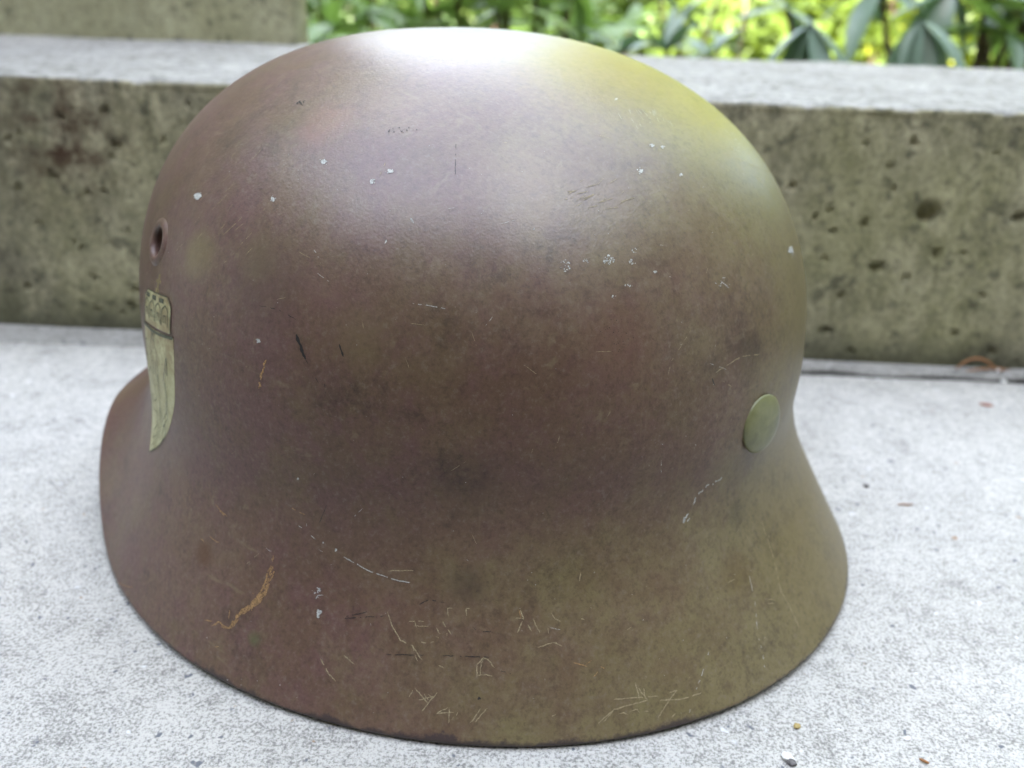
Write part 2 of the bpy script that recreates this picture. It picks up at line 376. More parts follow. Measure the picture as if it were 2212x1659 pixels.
c = pm.mix(pm.math('MULTIPLY', pm.ramp(nC, .34, .48, (1, 1, 1, 1), (0, 0, 0, 1)), .38), c, (.034, .024, .020))
c = pm.mix(pm.math('MULTIPLY', pm.ramp(nC, .54, .68), .5), c, (.17, .135, .10))
for st_, of_ in (((1, 1, .06), (0, 0, 0)), ((.08, 1, .8), (4, 1, 2)), ((1, .07, 1), (7, 2, 3))):   # hairline rubs
    hl = pm.noise(260, 3, .6, stretch=st_, off=of_); hm = pm.noise(26, 3, .6, off=of_)
    c = pm.mix(pm.math('MULTIPLY', pm.math('MULTIPLY', pm.ramp(hl, .62, .70), pm.ramp(hm, .50, .62)), .40), c, (.19, .15, .085))
for px, py, r0, r1, cc, k in ((440, 1197, .001, .0055, (.075, .030, .008), .8), (1590, 1235, .001, .010, (.085, .05, .012), .5), (700, 265, .002, .011, (.22, .105, .07), .5), (1340, 730, .003, .014, (.13, .06, .035), .3), (690, 640, .002, .012, (.14, .075, .06), .3), (430, 550, .003, .009, (.16, .125, .05), .6), (560, 560, .002, .009, (.15, .12, .05), .5), (780, 735, .003, .011, (.13, .098, .045), .5), (1320, 420, .002, .012, (.17, .12, .085), .5), (1010, 1040, .002, .013, (.028, .020, .014), .5), (1010, 1265, .001, .008, (.045, .03, .022), .5), (1620, 760, .002, .010, (.045, .034, .016), .6), (1590, 1110, .001, .006, (.045, .038, .018), .5), (300, 660, .001, .009, (.05, .026, .022), .5), (550, 1380, .0005, .0032, (.075, .10, .035), .6), (570, 600, .004, .018, (.06, .030, .022), .5)):
    h = hit(px, py)
    if h:
        sp = pm.spot(tuple(h[0]), r0, r1); c = pm.mix(pm.math('MULTIPLY', pm.math('MULTIPLY', sp, k), pm.ramp(nB, .25, .6)), c, cc)
# bare dark steel along the rolled edge
eg = pm.n('ShaderNodeMapRange'); eg.inputs[1].default_value = .0030; eg.inputs[2].default_value = .0040; eg.inputs[3].default_value = 1; eg.inputs[4].default_value = 0
pm.L(pm.math('ADD', sx.outputs['Z'], pm.math('MULTIPLY', pm.math('SUBTRACT', nB, .5), .011)), eg.inputs[0])
c = pm.mix(pm.math('MULTIPLY', eg.outputs[0], .85), c, (.046, .034, .034))
grain = pm.noise(1500, 2, .5); gb = pm.noise(520, 3, .6, off=(2, 2, 2)); rough_patch = pm.ramp(pm.noise(16, 3, .5, off=(5, 0, 3)), .45, .65)
b = pm.bump(pm.math('MULTIPLY', gb, pm.math('ADD', pm.math('MULTIPLY', rough_patch, .8), .2)), .00016, .5); b = pm.bump(grain, .00010, .5, b); b = pm.bump(nD, .0012, .06, b)
rg = pm.math('ADD', .32, pm.math('MULTIPLY', nB, .16)); rg = pm.math('ADD', rg, pm.math('MULTIPLY', pm.math('SUBTRACT', nE, .5), .12))
pol = pm.n('ShaderNodeMapRange'); pol.interpolation_type = 'SMOOTHSTEP'; pol.inputs[1].default_value = .085; pol.inputs[2].default_value = .135; pol.inputs[3].default_value = .20; pol.inputs[4].default_value = .54
pm.L(pm.math('ADD', sx.outputs['Z'], pm.math('MULTIPLY', pm.math('SUBTRACT', nA, .5), .05)), pol.inputs[0])   # crown rubbed shiny, the rest dull
pm.set(Base_Color=c, Roughness=rg, IOR=1.62, Specular_IOR_Level=pol.outputs[0], Normal=b)

shell_me = bpy.data.meshes.new('shell'); shell_me.from_pydata([tuple(q) for q in V], [], F); shell_me.polygons.foreach_set('use_smooth', [True] * len(shell_me.polygons)); shell_me.update()
shell = link('shell', shell_me, pm.m)
# vent hole
vp, vn = hit(341, 522)
zq = vn.to_track_quat('Z', 'Y').to_matrix().to_4x4(); VM = Matrix.Translation(vp) @ zq
bmc = bmesh.new(); bmesh.ops.create_cone(bmc, cap_ends=True, segments=40, radius1=.0046, radius2=.0046, depth=.02, matrix=VM)
cme = bpy.data.meshes.new('cutter'); bmc.to_mesh(cme); bmc.free(); cut = bpy.data.objects.new('cutter', cme); col.objects.link(cut)
md = shell.modifiers.new('b', 'BOOLEAN'); md.object = cut; md.operation = 'DIFFERENCE'; md.solver = 'EXACT'
dg = bpy.context.evaluated_depsgraph_get(); nm = bpy.data.meshes.new_from_object(shell.evaluated_get(dg))
shell.modifiers.clear(); shell.data = nm; nm.name = 'shell'; bpy.data.objects.remove(cut); bpy.data.meshes.remove(cme)
if not nm.materials: nm.materials.append(pm.m)
shell.parent = helmet
def lathe(prof, seg=40, M=None):
    v = []; 
    for r, z in prof:
        for j in range(seg):
            a = 2 * math.pi * j / seg; q = Vector((r * math.cos(a), r * math.sin(a), z)); v.append(M @ q if M else q)
    return v, grid_faces(len(prof), seg, True)
lp = [(.0072, -.0006), (.0066, .0000), (.0058, .0004), (.0053, .00055), (.0048, .0004), (.0043, .0003), (.0041, -.0010), (.0043, -.0030)]
v, f = lathe(lp, 40, VM); mesh_obj('vent_lip', v, f, pm.m, helmet)
# rivet at the back
rm = Mat('rivet_paint'); n = rm.noise(300, 4, .6); n2 = rm.noise(90, 3)
rcx = rm.ramp(n, .3, .7, (.125, .128, .050, 1), (.175, .175, .075, 1)); rcx = rm.mix(rm.ramp(n2, .52, .66), rcx, rm.mix(.6, rcx, (.06, .06, .03)))
rm.set(Base_Color=rcx, Roughness=.42, IOR=1.6, Normal=rm.bump(n, .0002, .4))
rp, rn_ = hit(1641, 914)
rn_ = (rn_ + .16 * (LC - rp).normalized()).normalized(); rp = rp - rn_ * .0003
RM = Matrix.Translation(rp) @ rn_.to_track_quat('Z', 'Y').to_matrix().to_4x4()
pr = [(.0060, -.002), (.0062, .0004), (.0085, .0007), (.0088, .0010), (.0084, .0014), (.0074, .0019), (.0058, .0024), (.0038, .0027), (.0018, .00285), (.00005, .0029)]
v, f = lathe(pr, 48, RM); mesh_obj('rivet', v, f, rm.m, helmet)

# ---- print and scratches laid on the shell
def ribbon(vv, ff, pts, nrm, wid):
    n = len(pts)
    if n < 2: return
    s0 = len(vv)
    for i in range(n):
        d = (pts[min(i + 1, n - 1)] - pts[max(i - 1, 0)]); sd_ = d.cross(nrm[i])
        if sd_.length < 1e-9: sd_ = Vector((1e-4, 0, 0))
        sd_.normalize(); ww = wid[i] if hasattr(wid, '__len__') else wid
        vv.append(pts[i] + sd_ * ww * .5); vv.append(pts[i] - sd_ * ww * .5)
    for i in range(n - 1): ff.append((s0 + 2 * i, s0 + 2 * i + 1, s0 + 2 * i + 3, s0 + 2 * i + 2))
def px_path(pts, step=4.0, jit=0.0):
    out = []
    for (x0, y0), (x1, y1) in zip(pts[:-1], pts[1:]):
        n = max(1, int(math.hypot(x1 - x0, y1 - y0) / step))
        out += [(x0 + (x1 - x0) * i / n, y0 + (y1 - y0) * i / n) for i in range(n)]
    out.append(pts[-1])
    return [(x + random.uniform(-jit, jit), y + random.uniform(-jit, jit)) for x, y in out]
PXM = .215 / 1909.7                      # metres per picture pixel near the shell
class Marks:
    def __init__(s): s.v = []; s.f = []
    def line(s, pts, wpx=2.0, jit=.6, dash=0.0, lift=.00012):
        P_, N_, Wd = [], [], []
        def flush():
            if len(P_) > 1: ribbon(s.v, s.f, list(P_), list(N_), list(Wd))
            P_.clear(); N_.clear(); Wd.clear()
        path = px_path(pts, 4.0, jit); m = len(path)
        for i, (x, y) in enumerate(path):
            if dash and random.random() < dash: flush(); continue
            h = hit(x, y)
            if not h: flush(); continue
            P_.append(h[0] + h[1] * lift); N_.append(h[1]); e = min(1, .35 + min(i, m - 1 - i) * .5)
            Wd.append(wpx * PXM * e * random.uniform(.55, 1.25))
        flush()
    def blob(s, x, y, rx, ry=None, lift=.00012, n=9):
        ry = ry or rx; h = hit(x, y)
        if not h: return
        s0 = len(s.v); s.v.append(h[0] + h[1] * lift)
        for k in range(n):
            a = 2 * math.pi * k / n; q = random.uniform(.45, 1.15); g = hit(x + rx * q * math.cos(a), y + ry * q * math.sin(a)) or h
            s.v.append(g[0] + g[1] * lift)
        for k in range(n): s.f.append((s0, s0 + 1 + k, s0 + 1 + (k + 1) % n))
    def specks(s, x, y, rx, ry, n, r=1.2):
        for _ in range(n):
            a = random.uniform(0, 6.28); q = math.sqrt(random.random()); s.blob(x + rx * q * math.cos(a), y + ry * q * math.sin(a), r * random.uniform(.5, 1.5), n=6)
    def build(s, name, mat): 
        o = mesh_obj(name, s.v, s.f, mat, helmet); return o
def A5(l): return [(135.5 + x * .4387, 1016.5 + y * .4387) for x, y in l]
def A6(l): return [(1106 + x * .5, 1016.5 + y * .5) for x, y in l]
def A8(l): return [(677.7 + x * .3676, 406.6 + y * .3676) for x, y in l]
tan = Marks(); whi = Marks(); ora = Marks(); blk_ = Marks()
for l in ([(1920, 678), (1895, 678), (1900, 715)], [(2007, 678), (1987, 680), (1988, 715)], [(1705, 742), (1780, 740)], [(1735, 745), (1741, 775)], [(1730, 765), (1800, 765)], [(1840, 772), (1858, 805)], [(1873, 742), (1888, 780), (1893, 812)], [(1896, 780), (1914, 808)],
          [(1765, 842), (1790, 850)], [(1810, 848), (1840, 838)], [(2125, 970), (2095, 930), (2072, 920), (2040, 955), (2040, 1015)], [(2062, 930), (2055, 1010)], [(2040, 1008), (2085, 1005), (2132, 1018)], [(2075, 925), (2060, 950)],
          [(1850, 958), (1880, 972)], [(1735, 1070), (1800, 1145)], [(1845, 1090), (1768, 1185)], [(1705, 1115), (1725, 1080)], [(1750, 1130), (1835, 1110)], [(1780, 1100), (1800, 1128)], [(1800, 1100), (1820, 1125)],
          [(1900, 1165), (1842, 1195), (1925, 1190)], [(1905, 1165), (1900, 1245)], [(1915, 1228), (1925, 1213)], [(1938, 1205), (1948, 1188)], [(2005, 1245), (2062, 1168)], [(2030, 1238), (2090, 1168)],
          [(1605, 492), (1730, 492)], [(1270, 925), (1310, 1000), (1345, 1035)], [(1385, 910), (1435, 950)], [(1600, 690), (1620, 760), (1665, 835), (1722, 862), (1748, 940)], [(1722, 862), (1770, 935)]):
    tan.line(A5(l), 2.2, .8, .03)
for l in ([(0, 635), (50, 640), (35, 600)], [(45, 650), (25, 700)], [(60, 650), (85, 695)], [(90, 640), (120, 700)], [(155, 680), (160, 705)], [(168, 615), (185, 640), (212, 652)], [(298, 638), (312, 646)], [(110, 765), (175, 742), (190, 745), (217, 758)],
          [(440, 988), (630, 974)], [(530, 915), (552, 990)], [(545, 940), (585, 992)], [(568, 938), (575, 985)], [(370, 1092), (440, 1032), (590, 990)], [(395, 1085), (435, 1040)], [(640, 992), (740, 986), (817, 960)], [(630, 1068), (680, 990), (712, 948)], [(680, 960), (712, 948)], [(690, 1066), (705, 1050)],
          [(460, 1050), (480, 1045), (500, 1055)], [(510, 1040), (540, 1030), (550, 1045)], [(570, 1040), (590, 1038)], [(1105, 555), (1132, 558)], [(1100, 575), (1128, 572)], [(170, 1062), (188, 1054)], [(290, 480), (298, 440)]):
    tan.line(A6(l), 2.2, .8, .03)
tan.line(A6([(1075, 215), (1130, 380), (1160, 520), (1200, 590), (1240, 680)]), 2.2, .6, .08)
for l in ([(755, 165), (775, 195), (812, 228)], [(770, 190), (800, 225)], [(1110, 175), (1140, 190), (1195, 216)], [(680, 335), (700, 350)], [(725, 325), (770, 355)], [(275, 550), (310, 570), (345, 575)], [(750, 870), (790, 858)]): ora.line(A5(l), 2.4, .9, .05)
main = [(1045, 405), (1040, 470), (1018, 525), (990, 600), (940, 660), (880, 700), (838, 770)]
for k in range(22):
    ox, oy = random.uniform(-14, 14), random.uniform(-10, 10); a = random.randint(0, 3); z = random.randint(a + 2, 7)
    ora.line(A5([(x + ox, y + oy) for x, y in main[a:z]]), random.uniform(1.6, 3.2), 1.6, .22)
for l in ([(700, 735), (735, 742)], [(735, 765), (770, 745), (800, 768), (838, 775)], [(780, 770), (820, 778)], [(940, 600), (930, 690)], [(825, 690), (820, 730)]): ora.line(A5(l), 3.0, 1.4, .1)
for l in ([(265, 830), (300, 838), (325, 845)], [(318, 840), (342, 818)], [(380, 845), (402, 856)], [(370, 868), (352, 892)], [(30, 600), (40, 640)]): ora.line(A6(l), 2.2, .8, .05)
ora.line([(575, 775), (565, 810), (560, 840)], 5, 2, .3); ora.line([(570, 790), (562, 830)], 4, 2, .3)
whi.line(A5([(1148, 258), (1200, 300), (1248, 338)]), 1.6, .5, .25); whi.line(A5([(1385, 425), (1450, 460), (1500, 490), (1600, 525), (1655, 542), (1710, 550)]), 2.4, .5, .08)
whi.line(A5([(1000, 380), (1030, 400)]), 1.4, .4, .1)
for x, y, r in ((1347, 390, 9), (1284, 355, 5), (1265, 695, 15), (1258, 715, 12), (1160, 40, 6), (1072, 1055, 3), (880, 1055, 3), (812, 1030, 3)): whi.blob(*A5([(x, y)])[0], r * .4387)
whi.specks(*A5([(1252, 590)])[0], 11, 6, 16, 1.6); whi.line(A5([(1240, 640), (1260, 615), (1285, 610)]), 2, .8, .1)
whi.line(A6([(915, 25), (880, 45), (848, 62), (812, 95), (795, 115), (782, 145)]), 4.5, 1.6, .2); whi.line(A6([(905, 30), (850, 70), (800, 105), (780, 135)]), 4, 2.0, .3)
whi.line(A6([(765, 185), (748, 205), (735, 225), (728, 245)]), 8, 2, .1); whi.line(A6([(770, 205), (755, 220)]), 5, 1.5, .1)
whi.line(A6([(1020, 440), (1048, 560), (1060, 700), (1082, 790), (1090, 850)]), 1.5, .5, .35); whi.line(A6([(850, 780), (820, 880), (790, 960), (765, 1045)]), 1.4, .5, .35)
for x, y, rx, ry, n in ((1480, 455, 34, 36, 26), (1595, 430, 18, 14, 8), (1733, 420, 32, 30, 48), (1872, 432, 20, 20, 12), (1850, 570, 28, 8, 12), (2010, 490, 14, 8, 7), (1295, 240, 6, 6, 3), (575, 185, 6, 10, 4), (1885, 365, 18, 14, 7), (1760, 640, 20, 10, 5)): whi.specks(*A8([(x, y)])[0], rx * .3676, ry * .3676, n, 1.5)
whi.line(A8([(430, 300), (420, 328)]), 5, 1.5, .05); whi.line(A8([(575, 180), (588, 210)]), 2.5, .8, .1); whi.line(A8([(580, 678), (680, 690), (795, 712)]), 1.4, .4, .2)
for x, y, rx, ry in ((428, 425, 10, 8), (843, 370, 8, 5), (803, 391, 6, 7), (558, 735, 5, 6), (590, 430, 5, 6), (700, 350, 9, 5), (1410, 315, 6, 4), (1430, 318, 4, 3), (1384, 370, 6, 6), (1707, 541, 5, 9), (1471, 377, 3, 3), (1330, 215, 3, 3)): whi.blob(x, y, rx, ry); whi.specks(x, y, rx * 1.3, ry * 1.3, 5, 1.4)
whi.specks(1560, 612, 16, 14, 14, 1.4); whi.line([(1556, 606), (1574, 622)], 2, .6, .1); whi.specks(1590, 315, 8, 14, 8, 1.4)
for _ in range(150):                     # fine white chips all over
    x, y = random.uniform(330, 1780), random.uniform(200, 1560); whi.blob(x, y, random.uniform(.5, 1.3), n=5)
for k in range(26):                      # brushed wear marks on the crown
    x, y = random.gauss(1395, 26), random.gauss(245, 10); whi.line([(x, y), (x + random.uniform(3, 9), y + random.uniform(6, 14))], 1.3, .3, .15)
for k in range(22):
    x, y = random.gauss(1290, 40), random.gauss(425, 16); tan.line([(x, y), (x + random.uniform(10, 34), y - random.uniform(4, 16))], 1.3, .4, .15)
for k in range(20):
    x, y = random.gauss(480, 60), random.gauss(430, 70); a = random.uniform(12, 40); tan.line([(x, y), (x + a, y - a * random.uniform(.8, 1.4))], 1.2, .4, .2)
for k in range(60):
    x, y = random.uniform(430, 1680), random.uniform(260, 1480); a = random.uniform(0, 6.28); q = random.uniform(8, 40)
    (tan if k % 3 else whi).line([(x, y), (x + q * math.cos(a), y + q * math.sin(a))], 1.0, .4, .25)
tan.line([(1545, 805), (1600, 770), (1640, 765)], 2, .6, .1); tan.line([(1440, 820), (1450, 780), (1500, 700)], 1.0, .4, .3)
tan.line([(1540, 260), (1600, 350), (1650, 400)], 2.0, .6, .15); tan.line([(1560, 330), (1680, 380), (1700, 430)], 2.0, .6, .2); tan.line([(1600, 330), (1690, 450)], 1.6, .6, .2)
blk_.line([(640, 722), (648, 742), (660, 775)], 8, 1.2, 0); blk_.line([(733, 744), (742, 771)], 4.5, .8, 0); blk_.line([(660, 775), (690, 830)], 1.5, .6, .3)
blk_.line([(700, 820), (704, 850)], 1.4, .5, .1); blk_.line([(985, 300), (983, 390)], 1.5, .5, .2); blk_.line([(1538, 818), (1543, 832)], 4, .8, 0); blk_.blob(1036, 1508, 5, 4); blk_.line([(706, 1090), (690, 1130)], 1.5, .4, .1)
blk_.line([(560, 660), (600, 668), (640, 690)], 1.5, .6, .2); blk_.specks(650, 222, 12, 6, 16, 1.6); blk_.specks(868, 282, 34, 8, 20, 1.2); blk_.specks(1330, 720, 40, 40, 50, 1.0)
for l in ([(1370, 725), (1500, 695)], [(1380, 728), (1590, 715)], [(1740, 670), (1800, 635), (1880, 650)], [(1870, 910), (2100, 918)], [(1590, 905), (1780, 908)], [(2020, 770), (2050, 795), (2110, 792)], [(2150, 985), (2210, 1000)]): blk_.line(A5(l), 1.8, .8, .2)
m_tan = plain('scratch_tan', (.27, .22, .13), .6, .5, 2500); m_whi = plain('chip_white', (.36, .36, .33), .6, .5, 2500); m_ora = plain('scratch_rust', (.28, .165, .07), .65, .6, 2500); m_blk = plain('scuff_black', (.020, .018, .016), .5, .3, 2000)
for mk, nm_, mt in ((tan, 'tan_scratches', m_tan), (whi, 'white_paint_chips', m_whi), (ora, 'rust_scratches', m_ora), (blk_, 'black_scuffs', m_blk)):
    o = mk.build(nm_, mt); o['kind'] = 'stuff'

# ---- crowned shield decal
def htw(px, py): return np.array(hit_t(px, py))
aTL, aTR, aTip = htw(313, 694), htw(375, 731), np.array([109.0, .0435])
aM = np.array([(aTL[0] + aTR[0]) / 2, (aTL[1] + aTR[1]) / 2]); aU = (aTR - aTL) / 2; aV = aTip - aM
SH = -aV[1]; wt = aM[1]
KC = (htw(341, 634)[1] - wt) / SH; KX = (htw(333, 582)[1] - wt) / SH
print('decal', aTL, aTR, aTip, KC, KX)
def EM(u, v_, lift):                     # u -1..1 across (+ = towards the back), v 0 top .. 1 tip ; negative v = crown
    if v_ < 0: v_ = v_ / .52 * KC if v_ > -.52 else -KC + (v_ + .52) / .48 * (KX - KC) * -1 * -1
    t = aM[0] + aU[0] * u + aV[0] * v_ * abs(v_) + (max(0, -u) * 22 * v_ * v_ * (1 - v_) if v_ > 0 else 0); w_ = aM[1] + aU[1] * u * max(0, 1 - max(0, v_)) + aV[1] * v_
    p = shell_pt(np.array([t]), np.array([w_]))[0]; e1 = shell_pt(np.array([t + .5]), np.array([w_]))[0] - p; e2 = shell_pt(np.array([t]), np.array([w_ + .0005]))[0] - p
    n = Vector(e2).cross(Vector(e1)); n.normalize()
    c_ = Vector((p[0], p[1], 0)); n = n if n.dot(c_) > 0 else -n
    return Vector(p) + n * lift, n
def half(v_):
    return 1.0 if v_ < .4 else max(0.0, 1 - ((v_ - .4) / .6) ** 1.3) ** .8
def patch(rowsv, fn, lift):
    v = []; nc = 13
    for vv in rowsv:
        a, b = fn(vv)
        for k in range(nc): v.append(EM(a + (b - a) * k / (nc - 1), vv, lift)[0])
    return v, grid_faces(len(rowsv), nc)
em = Mat('decal_print'); n = em.noise(220, 4, .65); n2 = em.noise(900, 3, .6)
ec = em.ramp(n, .3, .7, (.31, .28, .125, 1), (.48, .47, .26, 1)); ec = em.mix(em.ramp(n2, .62, .7), ec, (.14, .10, .05))
sxe = em.n('ShaderNodeSeparateXYZ'); em.L(em.co.outputs['Object'], sxe.inputs[0])
wr_ = em.n('ShaderNodeMapRange'); wr_.inputs[1].default_value = wt - SH * .55; wr_.inputs[2].default_value = wt; em.L(sxe.outputs['Z'], wr_.inputs[0])
ec = em.mix(em.math('MULTIPLY', em.math('MULTIPLY', wr_.outputs[0], em.ramp(em.noise(130, 4, .7, off=(1, 0, 2)), .42, .58)), .7), ec, (.20, .13, .05))
em.set(Base_Color=ec, Roughness=.5)
lm = plain('decal_line', (.085, .09, .055), .6, .3, 900)
v, f = patch(np.linspace(0, 1, 26), lambda q: (-half(q), half(q)), .00006)
emblem = mesh_obj('shield_decal', v, f, em.m, helmet); emblem['label'] = 'pale yellow shield decal with a lion and a crown'
cw = .86
v, f = patch(np.linspace(-.52, -.04, 14), lambda q: (-cw * (.72 + .28 * min(1, (q + .52) / .12)) , cw * (.72 + .28 * min(1, (q + .52) / .12))), .00015)
mesh_obj('crown_decal', v, f, em.m, emblem)
v1, f1 = patch(np.linspace(-1.0, -.56, 6), lambda q: (-.045, .045), .00006); v2, f2 = patch(np.linspace(-.86, -.78, 3), lambda q: (-.15, .15), .00008)
v3, f3 = patch(np.linspace(-.64, -.5, 4), lambda q: (-.11, .11), .00008)
f2 = [tuple(i + len(v1) for i in q) for q in f2]; f3 = [tuple(i + len(v1) + len(v2) for i in q) for q in f3]
mesh_obj('crown_cross', v1 + v2 + v3, f1 + f2 + f3, plain('decal_worn', (.20, .155, .07), .55, .4, 900), emblem)
lv, lf = [], []
def eline(pts, wd=.0005):
    dense = []
    for a, b in zip(pts[:-1], pts[1:]):
        for k in range(6): dense.append((a[0] + (b[0] - a[0]) * k / 6, a[1] + (b[1] - a[1]) * k / 6))
    dense.append(pts[-1]); q = [EM(x, y, .0003) for x, y in dense]
    ribbon(lv, lf, [i[0] for i in q], [i[1] for i in q], wd)
vv_ = np.linspace(0, 1, 28)
eline([(half(x), x) for x in vv_[21:]], .0003); eline([(-1, 0), (-.3, .012), (.3, .012), (1, 0)], .0009)
eline([(-cw, -.04), (-cw, -.40), (-cw * .72, -.52), (cw * .72, -.52), (cw, -.40), (cw, -.04)], .0003)
for x in (-.62, -.22, .18, .58):         # crown arches with pearls
    eline([(x - .17, -.12), (x - .15, -.34), (x, -.40), (x + .15, -.34), (x + .17, -.12)], .00035); eline([(x - .05, -.16), (x - .06, -.26), (x + .05, -.26), (x + .05, -.16)], .00035)
for x in (-.55, -.1, .35): 
    for dy in (-.47, -.455, -.44, -.425): eline([(x - .13, dy), (x + .13, dy)], .0004)
# rearing lion with a long-handled axe
lion = [[(-.30, .16), (-.42, .12), (-.30, .06), (-.10, .08), (.02, .16), (.06, .28), (.02, .40), (.10, .52), (.06, .62), (.16, .72), (.12, .86), (.22, .90)],
        [(-.30, .16), (-.46, .20), (-.34, .24), (-.24, .22), (-.26, .34), (-.50, .30), (-.66, .36), (-.52, .40), (-.26, .42), (-.14, .52), (-.34, .58), (-.54, .54), (-.60, .62), (-.40, .66), (-.12, .64), (-.06, .74), (-.20, .82), (-.12, .88), (.02, .82), (.02, .72)],
        [(.08, .56), (.32, .64), (.52, .56), (.50, .40), (.40, .32), (.52, .22), (.66, .26), (.62, .14), (.52, .22)], [(.14, .60), (.34, .70), (.60, .60), (.58, .40), (.48, .32)],
        [(.46, .66), (.60, .72), (.52, .80), (.36, .76), (.46, .66)], [(-.72, .10), (-.70, .40), (-.66, .66), (-.60, .74)], [(-.72, .10), (-.88, .12), (-.84, .24), (-.70, .22)],
        [(.12, .92), (.02, .90), (-.02, .94), (.10, .96), (.2, .93)], [(-.22, .12), (-.18, .14)], [(-.05, .22), (-.12, .30), (-.06, .36)], [(.02, .30), (-.06, .40)],
        [(-.30, .06), (-.28, .02), (-.2, .05), (-.14, .02), (-.10, .08)]]
for l in lion: eline(l, .00028)
mesh_obj('decal_lines', lv, lf, lm, emblem)

# ------------------------------------------------------------------ small litter on the paving
def pebble(name, px, py, size, mat, label, cat, z=0.0, flat=.6, seed=1, sx_=1.0, group=None):
    r = np.random.default_rng(seed); bm = bmesh.new(); bmesh.ops.create_icosphere(bm, subdivisions=2, radius=1)
    for q in bm.verts:
        k = 1 + r.normal(0, .10); q.co = Vector((q.co.x * k * size * sx_, q.co.y * k * size, (q.co.z * k) * size * flat))
    zm = min(q.co.z for q in bm.verts)
    for q in bm.verts: q.co.z -= zm + size * .08
    me = bpy.data.meshes.new(name); bm.to_mesh(me); bm.free(); o = link(name, me, mat); p = on_z(px, py, z); o.location = (p.x, p.y, z); o.rotation_euler = (0, 0, r.uniform(0, 3))
    tag(o, label, cat, group); return o
m_wst = plain('stone_white', (.66, .65, .62), .7, .1, 1500); m_gst = plain('stone_grey', (.13, .12, .115), .8, .3, 1500); m_yel = plain('seed_yellow', (.36, .27, .10), .6, .2, 1500); m_red = plain('bud_red', (.26, .08, .04), .7, .3, 1500); m_ndl = plain('needle_orange', (.26, .12, .045), .6, .35, 1200)
pebble('pebble', 1700, 1640, .0013, m_wst, 'white shell-like chip with bluish shade near the front of the paving', 'chip', seed=3, sx_=1.3)
pebble('pebble', 1709, 1650, .0013, m_gst, 'dark grey crumb touching the white shell-like chip', 'crumb', seed=4)
pebble('seed', 1721, 1571, .0009, m_yel, 'tiny yellow seed lying on the paving below the helmet rim', 'seed', seed=5, sx_=1.3)
for px, py, s, sd_, lb in ((2152, 803, .0016, 11, 'white pebble on the strip right under the curled orange needle'), (2168, 827, .0015, 12, 'white pebble on the paving across the joint from the orange needle'),
                           (1896, 824, .0014, 13, 'largest of the white pebbles along the joint near the helmet side'), (1862, 822, .0010, 14, 'tiny white pebble along the joint closest to the helmet'),
                           (1935, 827, .0010, 15, 'tiny white pebble just past the largest pebble along the joint'), (2005, 829, .0009, 16, 'tiny white pebble standing alone in the middle of the joint edge')):
    pebble('pebble', px, py, s, m_wst, lb, 'pebble', z=.001 if py < 808 else 0.0, seed=sd_, group='white pebbles along the joint')
pebble('bud_scale', 2130, 876, .0012, m_red, 'small reddish brown bud scale on the paving beside the helmet', 'bud scale', seed=21, sx_=2.6, flat=.5)
pebble('crumb', 1871, 1052, .0010, m_gst, 'single dark crumb on open paving beside the helmet flare', 'crumb', seed=22, sx_=1.3)
def needle(pts, rad, mat, label, z0):
    v, f = [], []; n = len(pts); seg = 6
    for i, p in enumerate(pts):
        d = (pts[min(i + 1, n - 1)] - pts[max(i - 1, 0)]).normalized(); a = d.cross(Vector((0, 0, 1)));
        if a.length < 1e-5: a = Vector((1, 0, 0))
        a.normalize(); b_ = d.cross(a); rr = rad * (1 - .6 * abs(2 * i / (n - 1) - 1) ** 3)
        for k in range(seg): v.append(p + a * rr * math.cos(k * 6.283 / seg) + b_ * rr * math.sin(k * 6.283 / seg))
    c0 = Vector(pts[0]); c0.z = z0; o = mesh_obj('pine_needle', [q - c0 for q in v], grid_faces(n, seg, True), mat); o.location = c0
    return tag(o, label, 'pine needle')
g0 = on_z(2064, 800, .001); g1 = on_z(2166, 803, .001)
needle([g0.lerp(g1, k / 12) + Vector((0, .0006 * math.sin(k / 2), .0008 + .0062 * math.sin(math.pi * min(1, k / 10.0)) ** .8)) for k in range(13)], .0008, m_ndl, 'curled orange pine needle arching up against the foot of the step', .001)
needle([g0.lerp(g1, k / 12) + Vector((.004, -.003 + .004 * k / 12, .0009 + .0012 * math.sin(k / 4))) for k in range(13)], .0006, m_ndl, 'straight orange pine needle lying under the curled needle', .001)
g0 = on_z(1938, 1100); g1 = on_z(1960, 1106)
a0, a1 = on_z(1984, 1643), on_z(2006, 1653)
needle([a0.lerp(a1, k / 8) + Vector((0, 0, .0007)) for k in range(9)], .0004, m_ndl, 'short reddish needle piece on the paving in front of the helmet', 0)
a0, a1 = on_z(1937, 1092), on_z(1972, 1093)
needle([a0.lerp(a1, k / 8) + Vector((0, 0, .0006)) for k in range(9)], .0003, m_ndl, 'thin pale brown needle piece on bright paving beside the rivet side', 0)

